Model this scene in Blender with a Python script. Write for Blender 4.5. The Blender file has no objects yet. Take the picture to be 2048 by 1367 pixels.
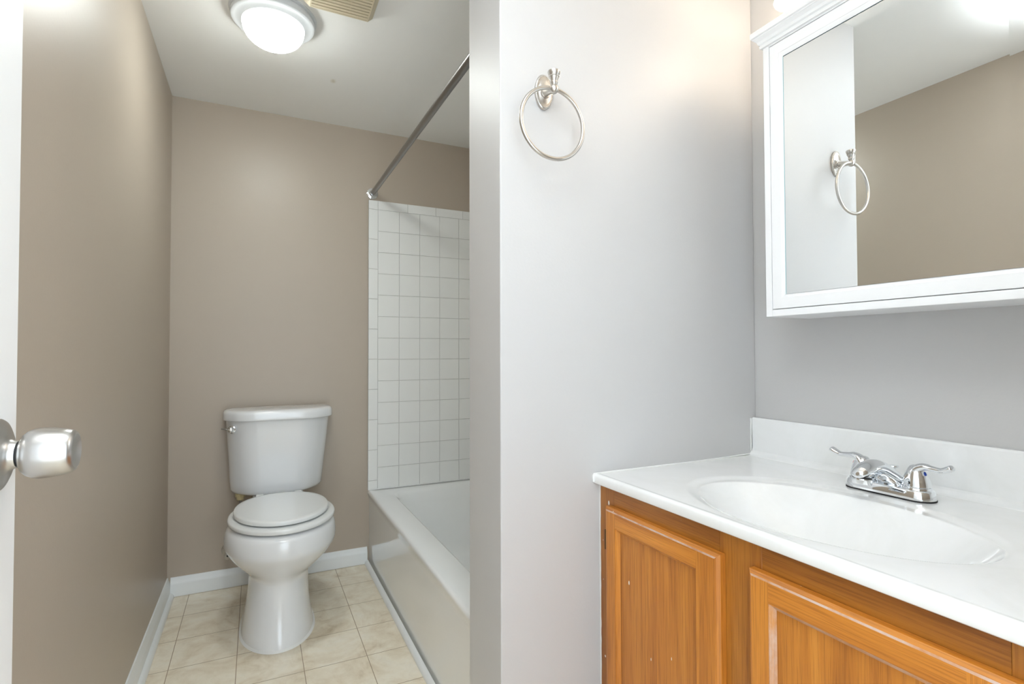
import bpy, bmesh, math, random
from math import sin, cos, pi, radians, sqrt
from mathutils import Vector, Matrix

random.seed(7)
S = bpy.context.scene
COL = S.collection

# ------------------------------------------------------------------ camera
def make_camera():
    cd = bpy.data.cameras.new('camera')
    cam = bpy.data.objects.new('camera', cd)
    COL.objects.link(cam)
    yaw, pitch, roll = radians(25.8605), radians(1.2156), radians(-0.1573)
    fw = Vector((sin(yaw)*cos(pitch), cos(yaw)*cos(pitch), sin(pitch)))
    rt = Vector((cos(yaw), -sin(yaw), 0))
    up = rt.cross(fw)
    r2 = rt*cos(roll) + up*sin(roll)
    u2 = r2.cross(fw)
    m = Matrix((r2, u2, -fw)).transposed().to_4x4()
    m.translation = Vector((0, 0, 1.0536))
    cam.matrix_world = m
    cd.sensor_fit = 'HORIZONTAL'
    cd.sensor_width = 36.0
    cd.lens = 36.0*1055.73/2048
    cd.clip_start = 0.02
    S.camera = cam
make_camera()

# ------------------------------------------------------------------ world, lights, exposure
W = bpy.data.worlds.new('world')
S.world = W
W.use_nodes = True
W.node_tree.nodes['Background'].inputs[0].default_value = (0.86, 0.93, 1.0, 1)
W.node_tree.nodes['Background'].inputs[1].default_value = 0.7

def area(name, loc, rot, sx, sy, power, col):
    l = bpy.data.lights.new(name, 'AREA')
    l.shape = 'RECTANGLE'; l.size = sx; l.size_y = sy
    l.energy = power; l.color = col
    o = bpy.data.objects.new(name, l)
    o.location = loc; o.rotation_euler = rot
    COL.objects.link(o)
    return o
# daylight of the adjoining room, entering by the open doorway behind the camera
area('doorway_daylight', (0.24, -0.42, 1.2), (radians(90), 0, 0), 0.80, 1.7, 4.8, (0.76, 0.885, 1.0))
# the photographer's light, bounced off the ceiling above the doorway
def flash():
    l = bpy.data.lights.new('bounced_flash', 'SPOT')
    l.energy = 215; l.color = (0.90, 0.955, 1.0); l.spot_size = radians(50); l.spot_blend = 1.0; l.shadow_soft_size = 0.05
    o = bpy.data.objects.new('bounced_flash', l)
    o.location = (0.12, -0.02, 1.15)
    d = Vector((0.06, 0.34, ZCEIL)) - Vector(o.location)
    o.rotation_euler = d.to_track_quat('-Z', 'Y').to_euler()
    COL.objects.link(o)
ZCEIL = 2.196
flash()
DOME_EMIT = 25.0
BULB_EMIT = 6.6

S.view_settings.view_transform = 'Standard'
S.view_settings.look = 'None'
S.view_settings.gamma = 1.0
S.view_settings.use_curve_mapping = False
S.view_settings.exposure = 1.4
S.cycles.use_denoising = True
S.cycles.max_bounces = 10
S.cycles.diffuse_bounces = 6
S.cycles.glossy_bounces = 6

# ------------------------------------------------------------------ materials
def mat(name, col, rough=0.5, metal=0.0, spec=0.5, coat=0.0, coat_rough=0.05, emit=None, emit_s=0.0):
    m = bpy.data.materials.new(name); m.use_nodes = True
    b = m.node_tree.nodes['Principled BSDF']
    b.inputs['Base Color'].default_value = (*col, 1)
    b.inputs['Roughness'].default_value = rough
    b.inputs['Metallic'].default_value = metal
    b.inputs['Specular IOR Level'].default_value = spec
    b.inputs['Coat Weight'].default_value = coat
    b.inputs['Coat Roughness'].default_value = coat_rough
    if emit:
        b.inputs['Emission Color'].default_value = (*emit, 1)
        b.inputs['Emission Strength'].default_value = emit_s
    return m
def N(m, t, **kw):
    n = m.node_tree.nodes.new(t)
    for k, v in kw.items(): setattr(n, k, v)
    return n
def L(m, a, b): m.node_tree.links.new(a, b)
def bsdf(m): return m.node_tree.nodes['Principled BSDF']
def objco(m, scale=(1, 1, 1), loc=(0, 0, 0), rot=(0, 0, 0)):
    tc = N(m, 'ShaderNodeTexCoord'); mp = N(m, 'ShaderNodeMapping')
    mp.inputs['Scale'].default_value = scale
    mp.inputs['Location'].default_value = loc
    mp.inputs['Rotation'].default_value = rot
    L(m, tc.outputs['Object'], mp.inputs['Vector'])
    return mp.outputs['Vector']
def noise(m, vec, scale, detail=4, rough=0.5, dist=0.0):
    n = N(m, 'ShaderNodeTexNoise')
    n.inputs['Scale'].default_value = scale; n.inputs['Detail'].default_value = detail
    n.inputs['Roughness'].default_value = rough; n.inputs['Distortion'].default_value = dist
    if vec is not None: L(m, vec, n.inputs['Vector'])
    return n
def ramp(m, fac, stops):
    r = N(m, 'ShaderNodeValToRGB')
    e = r.color_ramp.elements
    while len(e) < len(stops): e.new(0.5)
    for i, (p, c) in enumerate(stops):
        e[i].position = p; e[i].color = (*c, 1) if len(c) == 3 else c
    L(m, fac, r.inputs['Fac'])
    return r.outputs['Color']
def mix(m, fac, a, b, mode='MIX'):
    n = N(m, 'ShaderNodeMix', data_type='RGBA', blend_type=mode)
    for sock, v in ((n.inputs['Factor'], fac), (n.inputs['A'], a), (n.inputs['B'], b)):
        if hasattr(v, 'node'): L(m, v, sock)
        elif isinstance(v, (int, float)): sock.default_value = v
        else: sock.default_value = (*v, 1)
    return n.outputs['Result']
def bump(m, h, strength, dist):
    n = N(m, 'ShaderNodeBump')
    n.inputs['Strength'].default_value = strength; n.inputs['Distance'].default_value = dist
    L(m, h, n.inputs['Height']); L(m, n.outputs['Normal'], bsdf(m).inputs['Normal'])

def paint(name, col, rough, b=0.12, sc=160, var=0.03):
    m = mat(name, col, rough)
    v = objco(m)
    n = noise(m, v, sc, 3)
    bump(m, n.outputs['Fac'], b, 0.0015)
    n2 = noise(m, v, 2.2, 5, 0.6)
    c = mix(m, n2.outputs['Fac'], [x*(1-var) for x in col], [min(1, x*(1+var)) for x in col])
    L(m, c, bsdf(m).inputs['Base Color'])
    return m

M = {}
M['wall'] = paint('taupe_paint', (0.455, 0.39, 0.318), 0.40)
M['wall2'] = paint('pale_grey_paint', (0.55, 0.542, 0.535), 0.45)
M['ceil'] = paint('ceiling_paint', (0.89, 0.89, 0.875), 0.6, 0.10, 220)
M['trim'] = paint('white_trim_paint', (0.80, 0.82, 0.82), 0.3, 0.10, 60, 0.04)
M['door'] = paint('white_door_paint', (0.84, 0.845, 0.84), 0.35, 0.05, 80, 0.01)
M['porcelain'] = mat('vitreous_china', (0.78, 0.79, 0.80), 0.12, coat=0.5)
M['seat'] = mat('seat_plastic', (0.80, 0.815, 0.81), 0.2, coat=0.3)
M['tub'] = mat('tub_enamel', (0.83, 0.845, 0.845), 0.10, coat=0.6)
M['tile'] = mat('white_glazed_tile', (0.84, 0.845, 0.83), 0.12, coat=0.4)
M['grout'] = paint('grey_grout', (0.47, 0.465, 0.45), 0.8, 0.3, 300, 0.1)
M['caulk'] = paint('white_caulk', (0.80, 0.80, 0.78), 0.5, 0.3, 120, 0.05)
M['chrome'] = mat('chrome', (0.82, 0.84, 0.86), 0.05, 1.0)
M['oldchrome'] = mat('dulled_chrome', (0.42, 0.42, 0.41), 0.22, 1.0)
M['rodsteel'] = mat('grey_steel', (0.27, 0.26, 0.25), 0.3, 1.0)
M['nickel'] = mat('satin_nickel', (0.58, 0.55, 0.51), 0.3, 1.0)
M['knob'] = mat('satin_steel', (0.56, 0.55, 0.535), 0.3, 1.0)
M['black'] = mat('black_rubber', (0.012, 0.012, 0.012), 0.6)
M['blue'] = mat('blue_dot', (0.01, 0.05, 0.32), 0.3)
M['red'] = mat('red_dot', (0.5, 0.02, 0.02), 0.3)
M['brass'] = mat('aged_brass', (0.50, 0.36, 0.14), 0.38, 1.0)
M['hinge'] = mat('dark_bronze', (0.16, 0.09, 0.04), 0.4, 0.8)
M['nut'] = mat('yellowed_plastic', (0.62, 0.53, 0.30), 0.5)
M['hose'] = mat('grey_braid', (0.30, 0.28, 0.25), 0.45, 0.6)
M['dark'] = mat('dark_void', (0.02, 0.017, 0.013), 0.9)
M['fanpl'] = mat('aged_cream_plastic', (0.66, 0.58, 0.42), 0.45)
M['cabwhite'] = paint('cabinet_white_paint', (0.86, 0.865, 0.87), 0.35, 0.05, 60, 0.01)
M['mirror'] = mat('mirror', (0.90, 0.925, 0.925), 0.0, 1.0)
M['glassedge'] = mat('mirror_glass_edge', (0.42, 0.60, 0.64), 0.1)
M['darkglass'] = mat('mirror_dark_edge', (0.03, 0.06, 0.07), 0.2)
M['fixture'] = mat('fixture_white_enamel', (0.66, 0.68, 0.70), 0.3)
M['dome'] = mat('lit_opal_glass', (0.9, 0.9, 0.9), 0.3, emit=(0.95, 1.0, 0.97), emit_s=DOME_EMIT)
def dome_glow(m):
    # the bulb behind the opal glass: hottest at the bottom of the dome, dimmer at its rim
    g = N(m, 'ShaderNodeNewGeometry'); sp = N(m, 'ShaderNodeSeparateXYZ')
    L(m, g.outputs['Normal'], sp.inputs[0])
    mr = N(m, 'ShaderNodeMapRange')
    mr.inputs['From Min'].default_value = -0.1; mr.inputs['From Max'].default_value = -0.95
    mr.inputs['To Min'].default_value = 0.06*DOME_EMIT; mr.inputs['To Max'].default_value = DOME_EMIT
    L(m, sp.outputs['Z'], mr.inputs['Value'])
    L(m, mr.outputs['Result'], bsdf(m).inputs['Emission Strength'])
    mr.interpolation_type = 'SMOOTHSTEP'
dome_glow(M['dome'])
M['bulb'] = mat('lit_bulb', (0.9, 0.9, 0.9), 0.3, emit=(1.0, 0.83, 0.64), emit_s=BULB_EMIT)

M['shade'] = mat('lit_frosted_glass', (0.9, 0.88, 0.84), 0.4, emit=(1.0, 0.86, 0.70), emit_s=BULB_EMIT*0.45)
def marble():
    m = mat('cultured_marble', (0.83, 0.835, 0.83), 0.16, coat=0.5)
    v = objco(m, (3, 3, 3))
    n = noise(m, v, 1.6, 6, 0.6, 1.2)
    c = ramp(m, n.outputs['Fac'], [(0.35, (0.80, 0.805, 0.79)), (0.55, (0.845, 0.85, 0.845)), (0.75, (0.86, 0.86, 0.86))])
    L(m, c, bsdf(m).inputs['Base Color'])
    return m
M['marble'] = marble()

def oak(name, axis, tone=1.0, worn=0.0, seed=0.0):
    """oak with the grain running along one object axis"""
    m = mat(name, (0.5, 0.25, 0.08), 0.38, coat=0.15, coat_rough=0.2)
    k = {'x': (0.06, 1, 1), 'y': (1, 0.06, 1), 'z': (1, 1, 0.06)}[axis]
    off = (seed*1.7, seed*0.9, seed*2.3)
    v = objco(m, k, off)
    wave = noise(m, v, 26, 5, 0.55, 0.8)
    fine = noise(m, objco(m, tuple(x if x == 1 else 0.025 for x in k), off), 380, 3, 0.6)
    broad = noise(m, v, 6, 2, 0.5)
    t = tone
    c1 = ramp(m, wave.outputs['Fac'], [(0.28, (0.36*t, 0.120*t, 0.014*t)), (0.46, (0.48*t, 0.176*t, 0.021*t)), (0.62, (0.545*t, 0.214*t, 0.028*t)), (0.82, (0.61*t, 0.258*t, 0.040*t))])
    f = ramp(m, fine.outputs['Fac'], [(0.36, (0.50, 0.42, 0.34)), (0.52, (1, 1, 1))])
    c2 = mix(m, 0.48, c1, f, 'MULTIPLY')
    b = ramp(m, broad.outputs['Fac'], [(0.3, (0.86, 0.82, 0.78)), (0.7, (1.06, 1.04, 1.0))])
    c3 = mix(m, 0.7, c2, b, 'MULTIPLY')
    # flecks of white paint spattered on the wood
    sp = noise(m, objco(m, (1, 1, 0.55), off), 85, 0, 0)
    sr = ramp(m, sp.outputs['Fac'], [(0.858, (0, 0, 0)), (0.87, (1, 1, 1))])
    c4 = mix(m, sr, c3, (0.75, 0.70, 0.62))
    if worn:
        wn = noise(m, objco(m, (1, 0.3, 0.3)), 60, 5, 0.65)
        wr = ramp(m, wn.outputs['Fac'], [(0.30, (0, 0, 0)), (0.60, (worn, worn, worn))])
        c4 = mix(m, wr, c4, (0.56, 0.45, 0.40))
    L(m, c4, bsdf(m).inputs['Base Color'])
    bump(m, fine.outputs['Fac'], 0.12, 0.0008)
    return m
M['oak_v'] = oak('oak_upright', 'z', 1.13, 0, 1)
M['oak_h'] = oak('oak_level', 'y', 1.13, 0, 2)
M['oak_panel'] = oak('oak_panel', 'z', 1.06, 0, 3.4)
M['oak_frame_h'] = oak('oak_rail', 'y', 0.74, 0, 4.1)
M['oak_frame_v'] = oak('oak_stile', 'z', 0.78, 0, 5.2)
M['oak_worn'] = oak('oak_worn_edge', 'y', 1.05, 0.9, 2.5)
M['oak_worn_v'] = oak('oak_worn_bead', 'z', 1.0, 0.6, 6.5)

def vinyl():
    m = mat('vinyl_tile_print', (0.6, 0.5, 0.38), 0.34)
    v = objco(m)
    mp = objco(m, (1, 1, 1), (0.2575, -2.1055, 0))
    br = N(m, 'ShaderNodeTexBrick')
    br.offset = 0.0; br.squash = 1.0
    L(m, mp, br.inputs['Vector'])
    br.inputs['Scale'].default_value = 1.0
    br.inputs['Brick Width'].default_value = 0.2045
    br.inputs['Row Height'].default_value = 0.2045
    br.inputs['Mortar Size'].default_value = 0.0013
    br.inputs['Mortar Smooth'].default_value = 0.1
    br.inputs['Color1'].default_value = (0.93, 0.93, 0.92, 1)
    br.inputs['Color2'].default_value = (1.0, 1.0, 1.0, 1)
    br.inputs['Mortar'].default_value = (0.9, 0.9, 0.9, 1)
    n1 = noise(m, v, 7, 8, 0.65, 1.0)
    c = ramp(m, n1.outputs['Fac'], [(0.26, (0.60, 0.49, 0.34)), (0.42, (0.80, 0.71, 0.56)), (0.55, (0.88, 0.81, 0.67)), (0.72, (0.90, 0.85, 0.74))])
    n2 = noise(m, v, 26, 6, 0.7, 0.6)
    c = mix(m, 0.5, c, ramp(m, n2.outputs['Fac'], [(0.3, (0.86, 0.83, 0.78)), (0.55, (1, 1, 1))]), 'MULTIPLY')
    c = mix(m, 0.5, c, br.outputs['Color'], 'MULTIPLY')
    c = mix(m, br.outputs['Fac'], c, (0.36, 0.27, 0.17))
    L(m, c, bsdf(m).inputs['Base Color'])
    bump(m, n2.outputs['Fac'], 0.08, 0.001)
    return m
M['vinyl'] = vinyl()

def ceiling_mat():
    m = M['ceil']
    b = bsdf(m)
    old = b.inputs['Base Color'].links[0].from_socket
    # the small yellow water spot in the alcove ceiling
    g = N(m, 'ShaderNodeTexGradient', gradient_type='SPHERICAL')
    mp = objco(m, (70, 45, 1), (0, 0, 0))
    mp.node.inputs['Location'].default_value = (-0.2835*70, -2.297*45, 0)
    n = noise(m, objco(m), 90, 3)
    sep = N(m, 'ShaderNodeSeparateXYZ'); cmb = N(m, 'ShaderNodeCombineXYZ')
    L(m, mp, sep.inputs[0]); L(m, sep.outputs['X'], cmb.inputs['X']); L(m, sep.outputs['Y'], cmb.inputs['Y'])
    L(m, cmb.outputs[0], g.inputs['Vector'])
    f = N(m, 'ShaderNodeMath', operation='MULTIPLY')
    L(m, g.outputs['Fac'], f.inputs[0]); L(m, n.outputs['Fac'], f.inputs[1])
    c = mix(m, f.outputs[0], old, (0.50, 0.42, 0.22))
    L(m, c, b.inputs['Base Color'])
ceiling_mat()

# ------------------------------------------------------------------ mesh helpers
def link(name, bm, m, parent=None, smooth=None, bevel=None, seg=3, sub=0, recalc=True):
    if recalc: bmesh.ops.recalc_face_normals(bm, faces=bm.faces[:])
    me = bpy.data.meshes.new(name)
    bm.to_mesh(me); bm.free()
    for x in (m if isinstance(m, (list, tuple)) else [m]): me.materials.append(x)
    if smooth is not None:
        for p in me.polygons: p.use_smooth = True
        me.set_sharp_from_angle(angle=radians(smooth))
    o = bpy.data.objects.new(name, me)
    COL.objects.link(o)
    if parent is not None:
        o.parent = parent
        bpy.context.view_layer.update()
        o.matrix_parent_inverse = parent.matrix_world.inverted()
    if bevel:
        b = o.modifiers.new('edges', 'BEVEL'); b.width = bevel; b.segments = seg
        b.limit_method = 'ANGLE'; b.angle_limit = radians(40); b.harden_normals = False
        for p in me.polygons: p.use_smooth = True
        me.set_sharp_from_angle(angle=radians(55))
    if sub:
        s = o.modifiers.new('smooth', 'SUBSURF'); s.levels = sub; s.render_levels = sub
    return o
def tag(o, label=None, cat=None, group=None, kind=None):
    if label: o['label'] = label
    if cat: o['category'] = cat
    if group: o['group'] = group
    if kind: o['kind'] = kind
    return o
def thing(name, loc, label, cat, group=None, kind=None):
    o = bpy.data.objects.new(name, None)
    o.empty_display_size = 0.05
    o.location = loc
    COL.objects.link(o)
    bpy.context.view_layer.update()
    return tag(o, label, cat, group, kind)
def box(bm, x0, x1, y0, y1, z0, z1, mi=0):
    v = [bm.verts.new((x, y, z)) for z in (z0, z1) for y in (y0, y1) for x in (x0, x1)]
    for f in ((0, 2, 3, 1), (4, 5, 7, 6), (0, 1, 5, 4), (2, 6, 7, 3), (0, 4, 6, 2), (1, 3, 7, 5)):
        q = bm.faces.new([v[i] for i in f]); q.material_index = mi
def B(): return bmesh.new()
def loft(bm, rings, cap0=True, cap1=True, closed=True, mi=0):
    vs = [[bm.verts.new(p) for p in r] for r in rings]
    n = len(vs[0])
    for a, b in zip(vs, vs[1:]):
        for i in range(n if closed else n-1):
            j = (i+1) % n
            q = bm.faces.new((a[i], a[j], b[j], b[i])); q.material_index = mi
    if cap0: bm.faces.new(vs[0][::-1]).material_index = mi
    if cap1: bm.faces.new(vs[-1]).material_index = mi
    return vs
def frame(axis):
    a = Vector(axis).normalized()
    t = Vector((0, 0, 1)) if abs(a.z) < 0.9 else Vector((1, 0, 0))
    u = t.cross(a).normalized(); v = a.cross(u)
    return a, u, v
def lathe(bm, o, axis, prof, seg=40, sx=1.0, sy=1.0, cap0=True, cap1=True, mi=0):
    """prof: (distance along axis, radius)"""
    a, u, v = frame(axis); o = Vector(o)
    rings = []
    for d, r in prof:
        r = max(r, 1e-5)
        rings.append([o + a*d + u*(r*sx*cos(2*pi*i/seg)) + v*(r*sy*sin(2*pi*i/seg)) for i in range(seg)])
    loft(bm, rings, cap0, cap1, mi=mi)
def catmull(pts, n=6):
    P = [Vector(p) for p in pts]
    P = [P[0]*2-P[1]] + P + [P[-1]*2-P[-2]]
    out = []
    for i in range(1, len(P)-2):
        for k in range(n):
            t = k/n
            a, b, c, d = P[i-1:i+3]
            out.append(0.5*((2*b)+(c-a)*t+(2*a-5*b+4*c-d)*t*t+(3*b-a-3*c+d)*t**3))
    out.append(P[-2])
    return out
def tube(bm, pts, rads, seg=16, n=6, flat=(1.0, 1.0), up=None, smooth=True):
    if isinstance(rads, (int, float)): rads = [rads]*len(pts)
    P4 = [Vector((*p, r)) for p, r in zip(pts, rads)]
    if smooth: P4 = catmull(P4, n)
    pts = [Vector(p[:3]) for p in P4]; rads = [max(1e-4, p[3]) for p in P4]
    rings = []
    prev = None
    for i, p in enumerate(pts):
        t = (pts[min(i+1, len(pts)-1)] - pts[max(i-1, 0)]).normalized()
        if up is not None:
            u = Vector(up).cross(t).normalized()
        elif prev is None:
            _, u, _v = frame(t)
        else:
            u = (prev - t*prev.dot(t)).normalized()
        prev = u
        v = t.cross(u)
        rings.append([p + u*(rads[i]*flat[0]*cos(2*pi*k/seg)) + v*(rads[i]*flat[1]*sin(2*pi*k/seg)) for k in range(seg)])
    loft(bm, rings)
def ball(bm, c, r, seg=16, sc=(1, 1, 1)):
    mtx = Matrix.Translation(c) @ Matrix.Diagonal((*sc, 1))
    bmesh.ops.create_uvsphere(bm, u_segments=seg, v_segments=max(6, seg//2), radius=r, matrix=mtx)
def torus(bm, c, R, r, u, v, seg=96, s2=14):
    u, v, c = Vector(u), Vector(v), Vector(c); w = u.cross(v)
    g = [[None]*s2 for _ in range(seg)]
    for i in range(seg):
        a = 2*pi*i/seg; d = u*cos(a)+v*sin(a)
        for j in range(s2):
            b = 2*pi*j/s2
            g[i][j] = bm.verts.new(c + d*(R+r*cos(b)) + w*(r*sin(b)))
    for i in range(seg):
        for j in range(s2):
            bm.faces.new((g[i][j], g[(i+1) % seg][j], g[(i+1) % seg][(j+1) % s2], g[i][(j+1) % s2]))
def fillet(pts, rad, k=6):
    """rounded closed polygon in 2D; same number of points whatever the size"""
    out = []
    n = len(pts)
    for i in range(n):
        p = Vector(pts[i]); a = Vector(pts[i-1]); b = Vector(pts[(i+1) % n])
        r = rad[i] if isinstance(rad, (list, tuple)) else rad
        da, db = (a-p), (b-p)
        la, lb = min(r, da.length*0.49), min(r, db.length*0.49)
        s, e = p+da.normalized()*la, p+db.normalized()*lb
        for j in range(k+1):
            t = j/k
            out.append(s*(1-t)**2 + p*(2*t*(1-t)) + e*t*t)
    return out
def rrect(x0, x1, y0, y1, r, k=8):
    return fillet([(x0, y0), (x1, y0), (x1, y1), (x0, y1)], r, k)

# ------------------------------------------------------------------ room sizes
XL, XR = -0.3416, 1.2855
YB, YF = 2.735, -0.06
ZC = 2.196
XP, YP0, YP1 = 0.484, 1.0568, 1.246
T = 0.1
XT = 0.512           # face of the tub
ZR = 0.364           # tub rim

# ------------------------------------------------------------------ structure
def slab(name, m, *a, bevel=None):
    b = B(); box(b, *a)
    return tag(link(name, b, m, bevel=bevel), kind='structure')
slab('floor', M['vinyl'], XL-T, XR+T, -1.7, YB+T, -0.05, 0.0)
slab('ceiling', M['ceil'], XL-T, XR+T, YF-0.12, YB+T, ZC, ZC+0.06)
slab('wall_left', M['wall'], XL-T, XL, YF-0.12, YB+T, 0, ZC)
slab('wall_back', M['wall'], XL, XR, YB, YB+T, 0, ZC)
slab('wall_right', M['wall2'], XR, XR+T, YF-0.12, YB+T, 0, ZC)
slab('wall_partition', M['wall2'], XP, XR, YP0, YP1, 0, ZC, bevel=0.003)
def front_wall():
    b = B()
    x0, x1, zt = -0.262, 0.515, 2.04
    box(b, XL, x0, YF-0.12, YF, 0, ZC)
    box(b, x1, XR, YF-0.12, YF, 0, ZC)
    box(b, x0, x1, YF-0.12, YF, zt, ZC)
    tag(link('wall_front', b, M['wall']), kind='structure')
    b = B()
    for xa, xb in ((x0-0.055, x0), (x1, x1+0.055)):
        box(b, xa, xb, YF-0.001, YF+0.012, 0, zt+0.055)
    box(b, x0, x1, YF-0.001, YF+0.012, zt, zt+0.055)
    box(b, x0, x0+0.012, YF-0.12, YF-0.02, 0, zt)
    box(b, x1-0.012, x1, YF-0.12, YF-0.02, 0, zt)
    tag(link('trim_3', b, M['trim'], bevel=0.003), kind='structure')
front_wall()

def sweep_profile(name, prof, axis, p0, p1, base, out, m):
    """prof: (outward, up) ; swept along x or y from p0 to p1"""
    b = B()
    r = []
    for t in (p0, p1):
        if axis == 'y': r.append([Vector((base+out*o, t, u)) for o, u in prof])
        else: r.append([Vector((t, base+out*o, u)) for o, u in prof])
    loft(b, r)
    return tag(link(name, b, m, smooth=35), kind='structure')
bb = [(0, 0.001), (0.013, 0.001), (0.0135, 0.045), (0.0125, 0.052), (0.0125, 0.056), (0.0105, 0.060), (0.0085, 0.067), (0.006, 0.073), (0.0055, 0.078), (0.004, 0.081), (0, 0.082)]
sh = [(0, 0.001), (0.029, 0.001)] + [(0.0135+0.0155*cos(a*pi/14), 0.001+0.019*sin(a*pi/14)) for a in range(1, 7)] + [(0.0135, 0.021)] + bb[2:]
sweep_profile('baseboard_left', sh, 'y', 0.72, YB, XL, 1, M['trim'])
sweep_profile('baseboard_back', bb, 'x', XL+0.0135, XT-0.002, YB, -1, M['trim'])
qr = [(0, 0.001), (0.016, 0.001)] + [(0.016*cos(a*pi/14), 0.001+0.019*sin(a*pi/14)) for a in range(1, 7)] + [(0, 0.0205)]
sweep_profile('trim_1', qr, 'y', YP1+0.0, YB-0.0135, XT, -1, M['trim'])
# shallow dropped edge of the ceiling running from the partition's end towards the doorway
slab('trim_2', M['ceil'], XP, XP+0.05, YF, YP0, 2.128, ZC)

# ---- wall tile of the tub surround
def tiles():
    b = B()
    zt = 1.838; P = 0.1098; h = 0.007; g = 0.0016
    zb = ZR+0.0005
    def tile(o, U, Vv, Nn, u0, u1, v0, v1, h=h, c=0.0016):
        o = Vector(o)
        base = [o+U*u+Vv*v for u, v in ((u0, v0), (u1, v0), (u1, v1), (u0, v1))]
        mid = [p+Nn*(h-c) for p in base]
        top = [o+U*u+Vv*v+Nn*h for u, v in ((u0+c, v0+c), (u1-c, v0+c), (u1-c, v1-c), (u0+c, v1-c))]
        loft(b, [base, mid, top], cap0=False)
    def field(o, U, Nn, w, edge):
        """edge: bullnose column at u = 0"""
        Vv = Vector((0, 0, 1)); U = Vector(U); Nn = Vector(Nn)
        bw = 0.0485 if edge else 0.0
        z = zt-0.0465
        if edge:
            zz = zt-0.0465
            tile(o, U, Vv, Nn, 0, bw-g, zz+g, zt)
            while zz > zb+0.01:
                z1 = max(zb, zz-0.1535)
                tile(o, U, Vv, Nn, 0, bw-g, z1+g, zz)
                zz = z1
        u = bw
        while u < w-0.005:
            u1 = min(w, u+0.154)
            tile(o, U, Vv, Nn, u, u1-g, zt-0.0465+g, zt)
            u = u1
        z = zt-0.0465
        while z > zb+0.01:
            z1 = max(zb, z-P); u = bw
            while u < w-0.005:
                u1 = min(w, u+P)
                tile(o, U, Vv, Nn, u, u1-g, z1+g, z)
                u = u1
            z = z1
    field((XT, YB-0.002, 0), (1, 0, 0), (0, -1, 0), XR-XT-0.009, True)
    field((XR-0.002, YB-0.009, 0), (0, -1, 0), (-1, 0, 0), YB-YP1-0.018, False)
    field((XT, YP1+0.002, 0), (1, 0, 0), (0, 1, 0), XR-XT-0.009, True)
    n0 = len(b.faces)
    box(b, XT, XR, YB-0.0065, YB, zb, zt-0.001, 1)
    box(b, XR-0.0065, XR, YP1+0.0065, YB-0.0065, zb, zt-0.001, 1)
    box(b, XT, XR, YP1, YP1+0.0065, zb, zt-0.001, 1)
    # bead of caulk along the tub
    box(b, XT, XR, YB-0.012, YB-0.006, zb, zb+0.0045, 0)
    o = link('wall_tile', b, [M['tile'], M['grout']])
    tag(o, kind='structure')
tiles()

# ------------------------------------------------------------------ door
def door():
    b = B()
    box(b, -0.252, -0.217, -0.05, 0.6996, 0.012, 2.02)
    d = link('door_1', b, M['door'], bevel=0.002)
    tag(d, kind='structure')
    o = (-0.217, 0.6545, 0.9595)
    b = B()
    lathe(b, o, (1, 0, 0), [(-0.001, 0.010), (0.0176, 0.010), (0.0176, 0.0125), (0.0182, 0.0150), (0.0200, 0.0185), (0.0230, 0.0213), (0.0275, 0.0234), (0.032, 0.0243), (0.040, 0.0238), (0.050, 0.0222), (0.056, 0.0205), (0.0585, 0.0185), (0.0592, 0.0165), (0.0575, 0.013), (0.0555, 0.008), (0.055, 0.0001)], 48)
    k = link('doorknob', b, M['knob'], d, smooth=40)
    tag(k, label='satin metal knob')
    b = B()
    lathe(b, o, (1, 0, 0), [(-0.001, 0.034), (0.001, 0.034), (0.003, 0.0325), (0.0055, 0.027), (0.007, 0.020), (0.009, 0.0155), (0.012, 0.0135), (0.0155, 0.0125), (0.0155, 0.011)], 48)
    link('rosette', b, M['knob'], k, smooth=35)
    b = B()
    lathe(b, o, (1, 0, 0), [(0.0152, 0.0112), (0.0178, 0.0112)], 32)
    link('collar', b, M['black'], k, smooth=35)
    # hinges at the jamb
    for z in (0.25, 1.02, 1.80):
        b = B()
        lathe(b, (-0.212, -0.054, z-0.045), (0, 0, 1), [(0, 0.0055), (0.09, 0.0055)], 14)
        link('hinge', b, M['knob'], d, smooth=40)
door()

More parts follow.
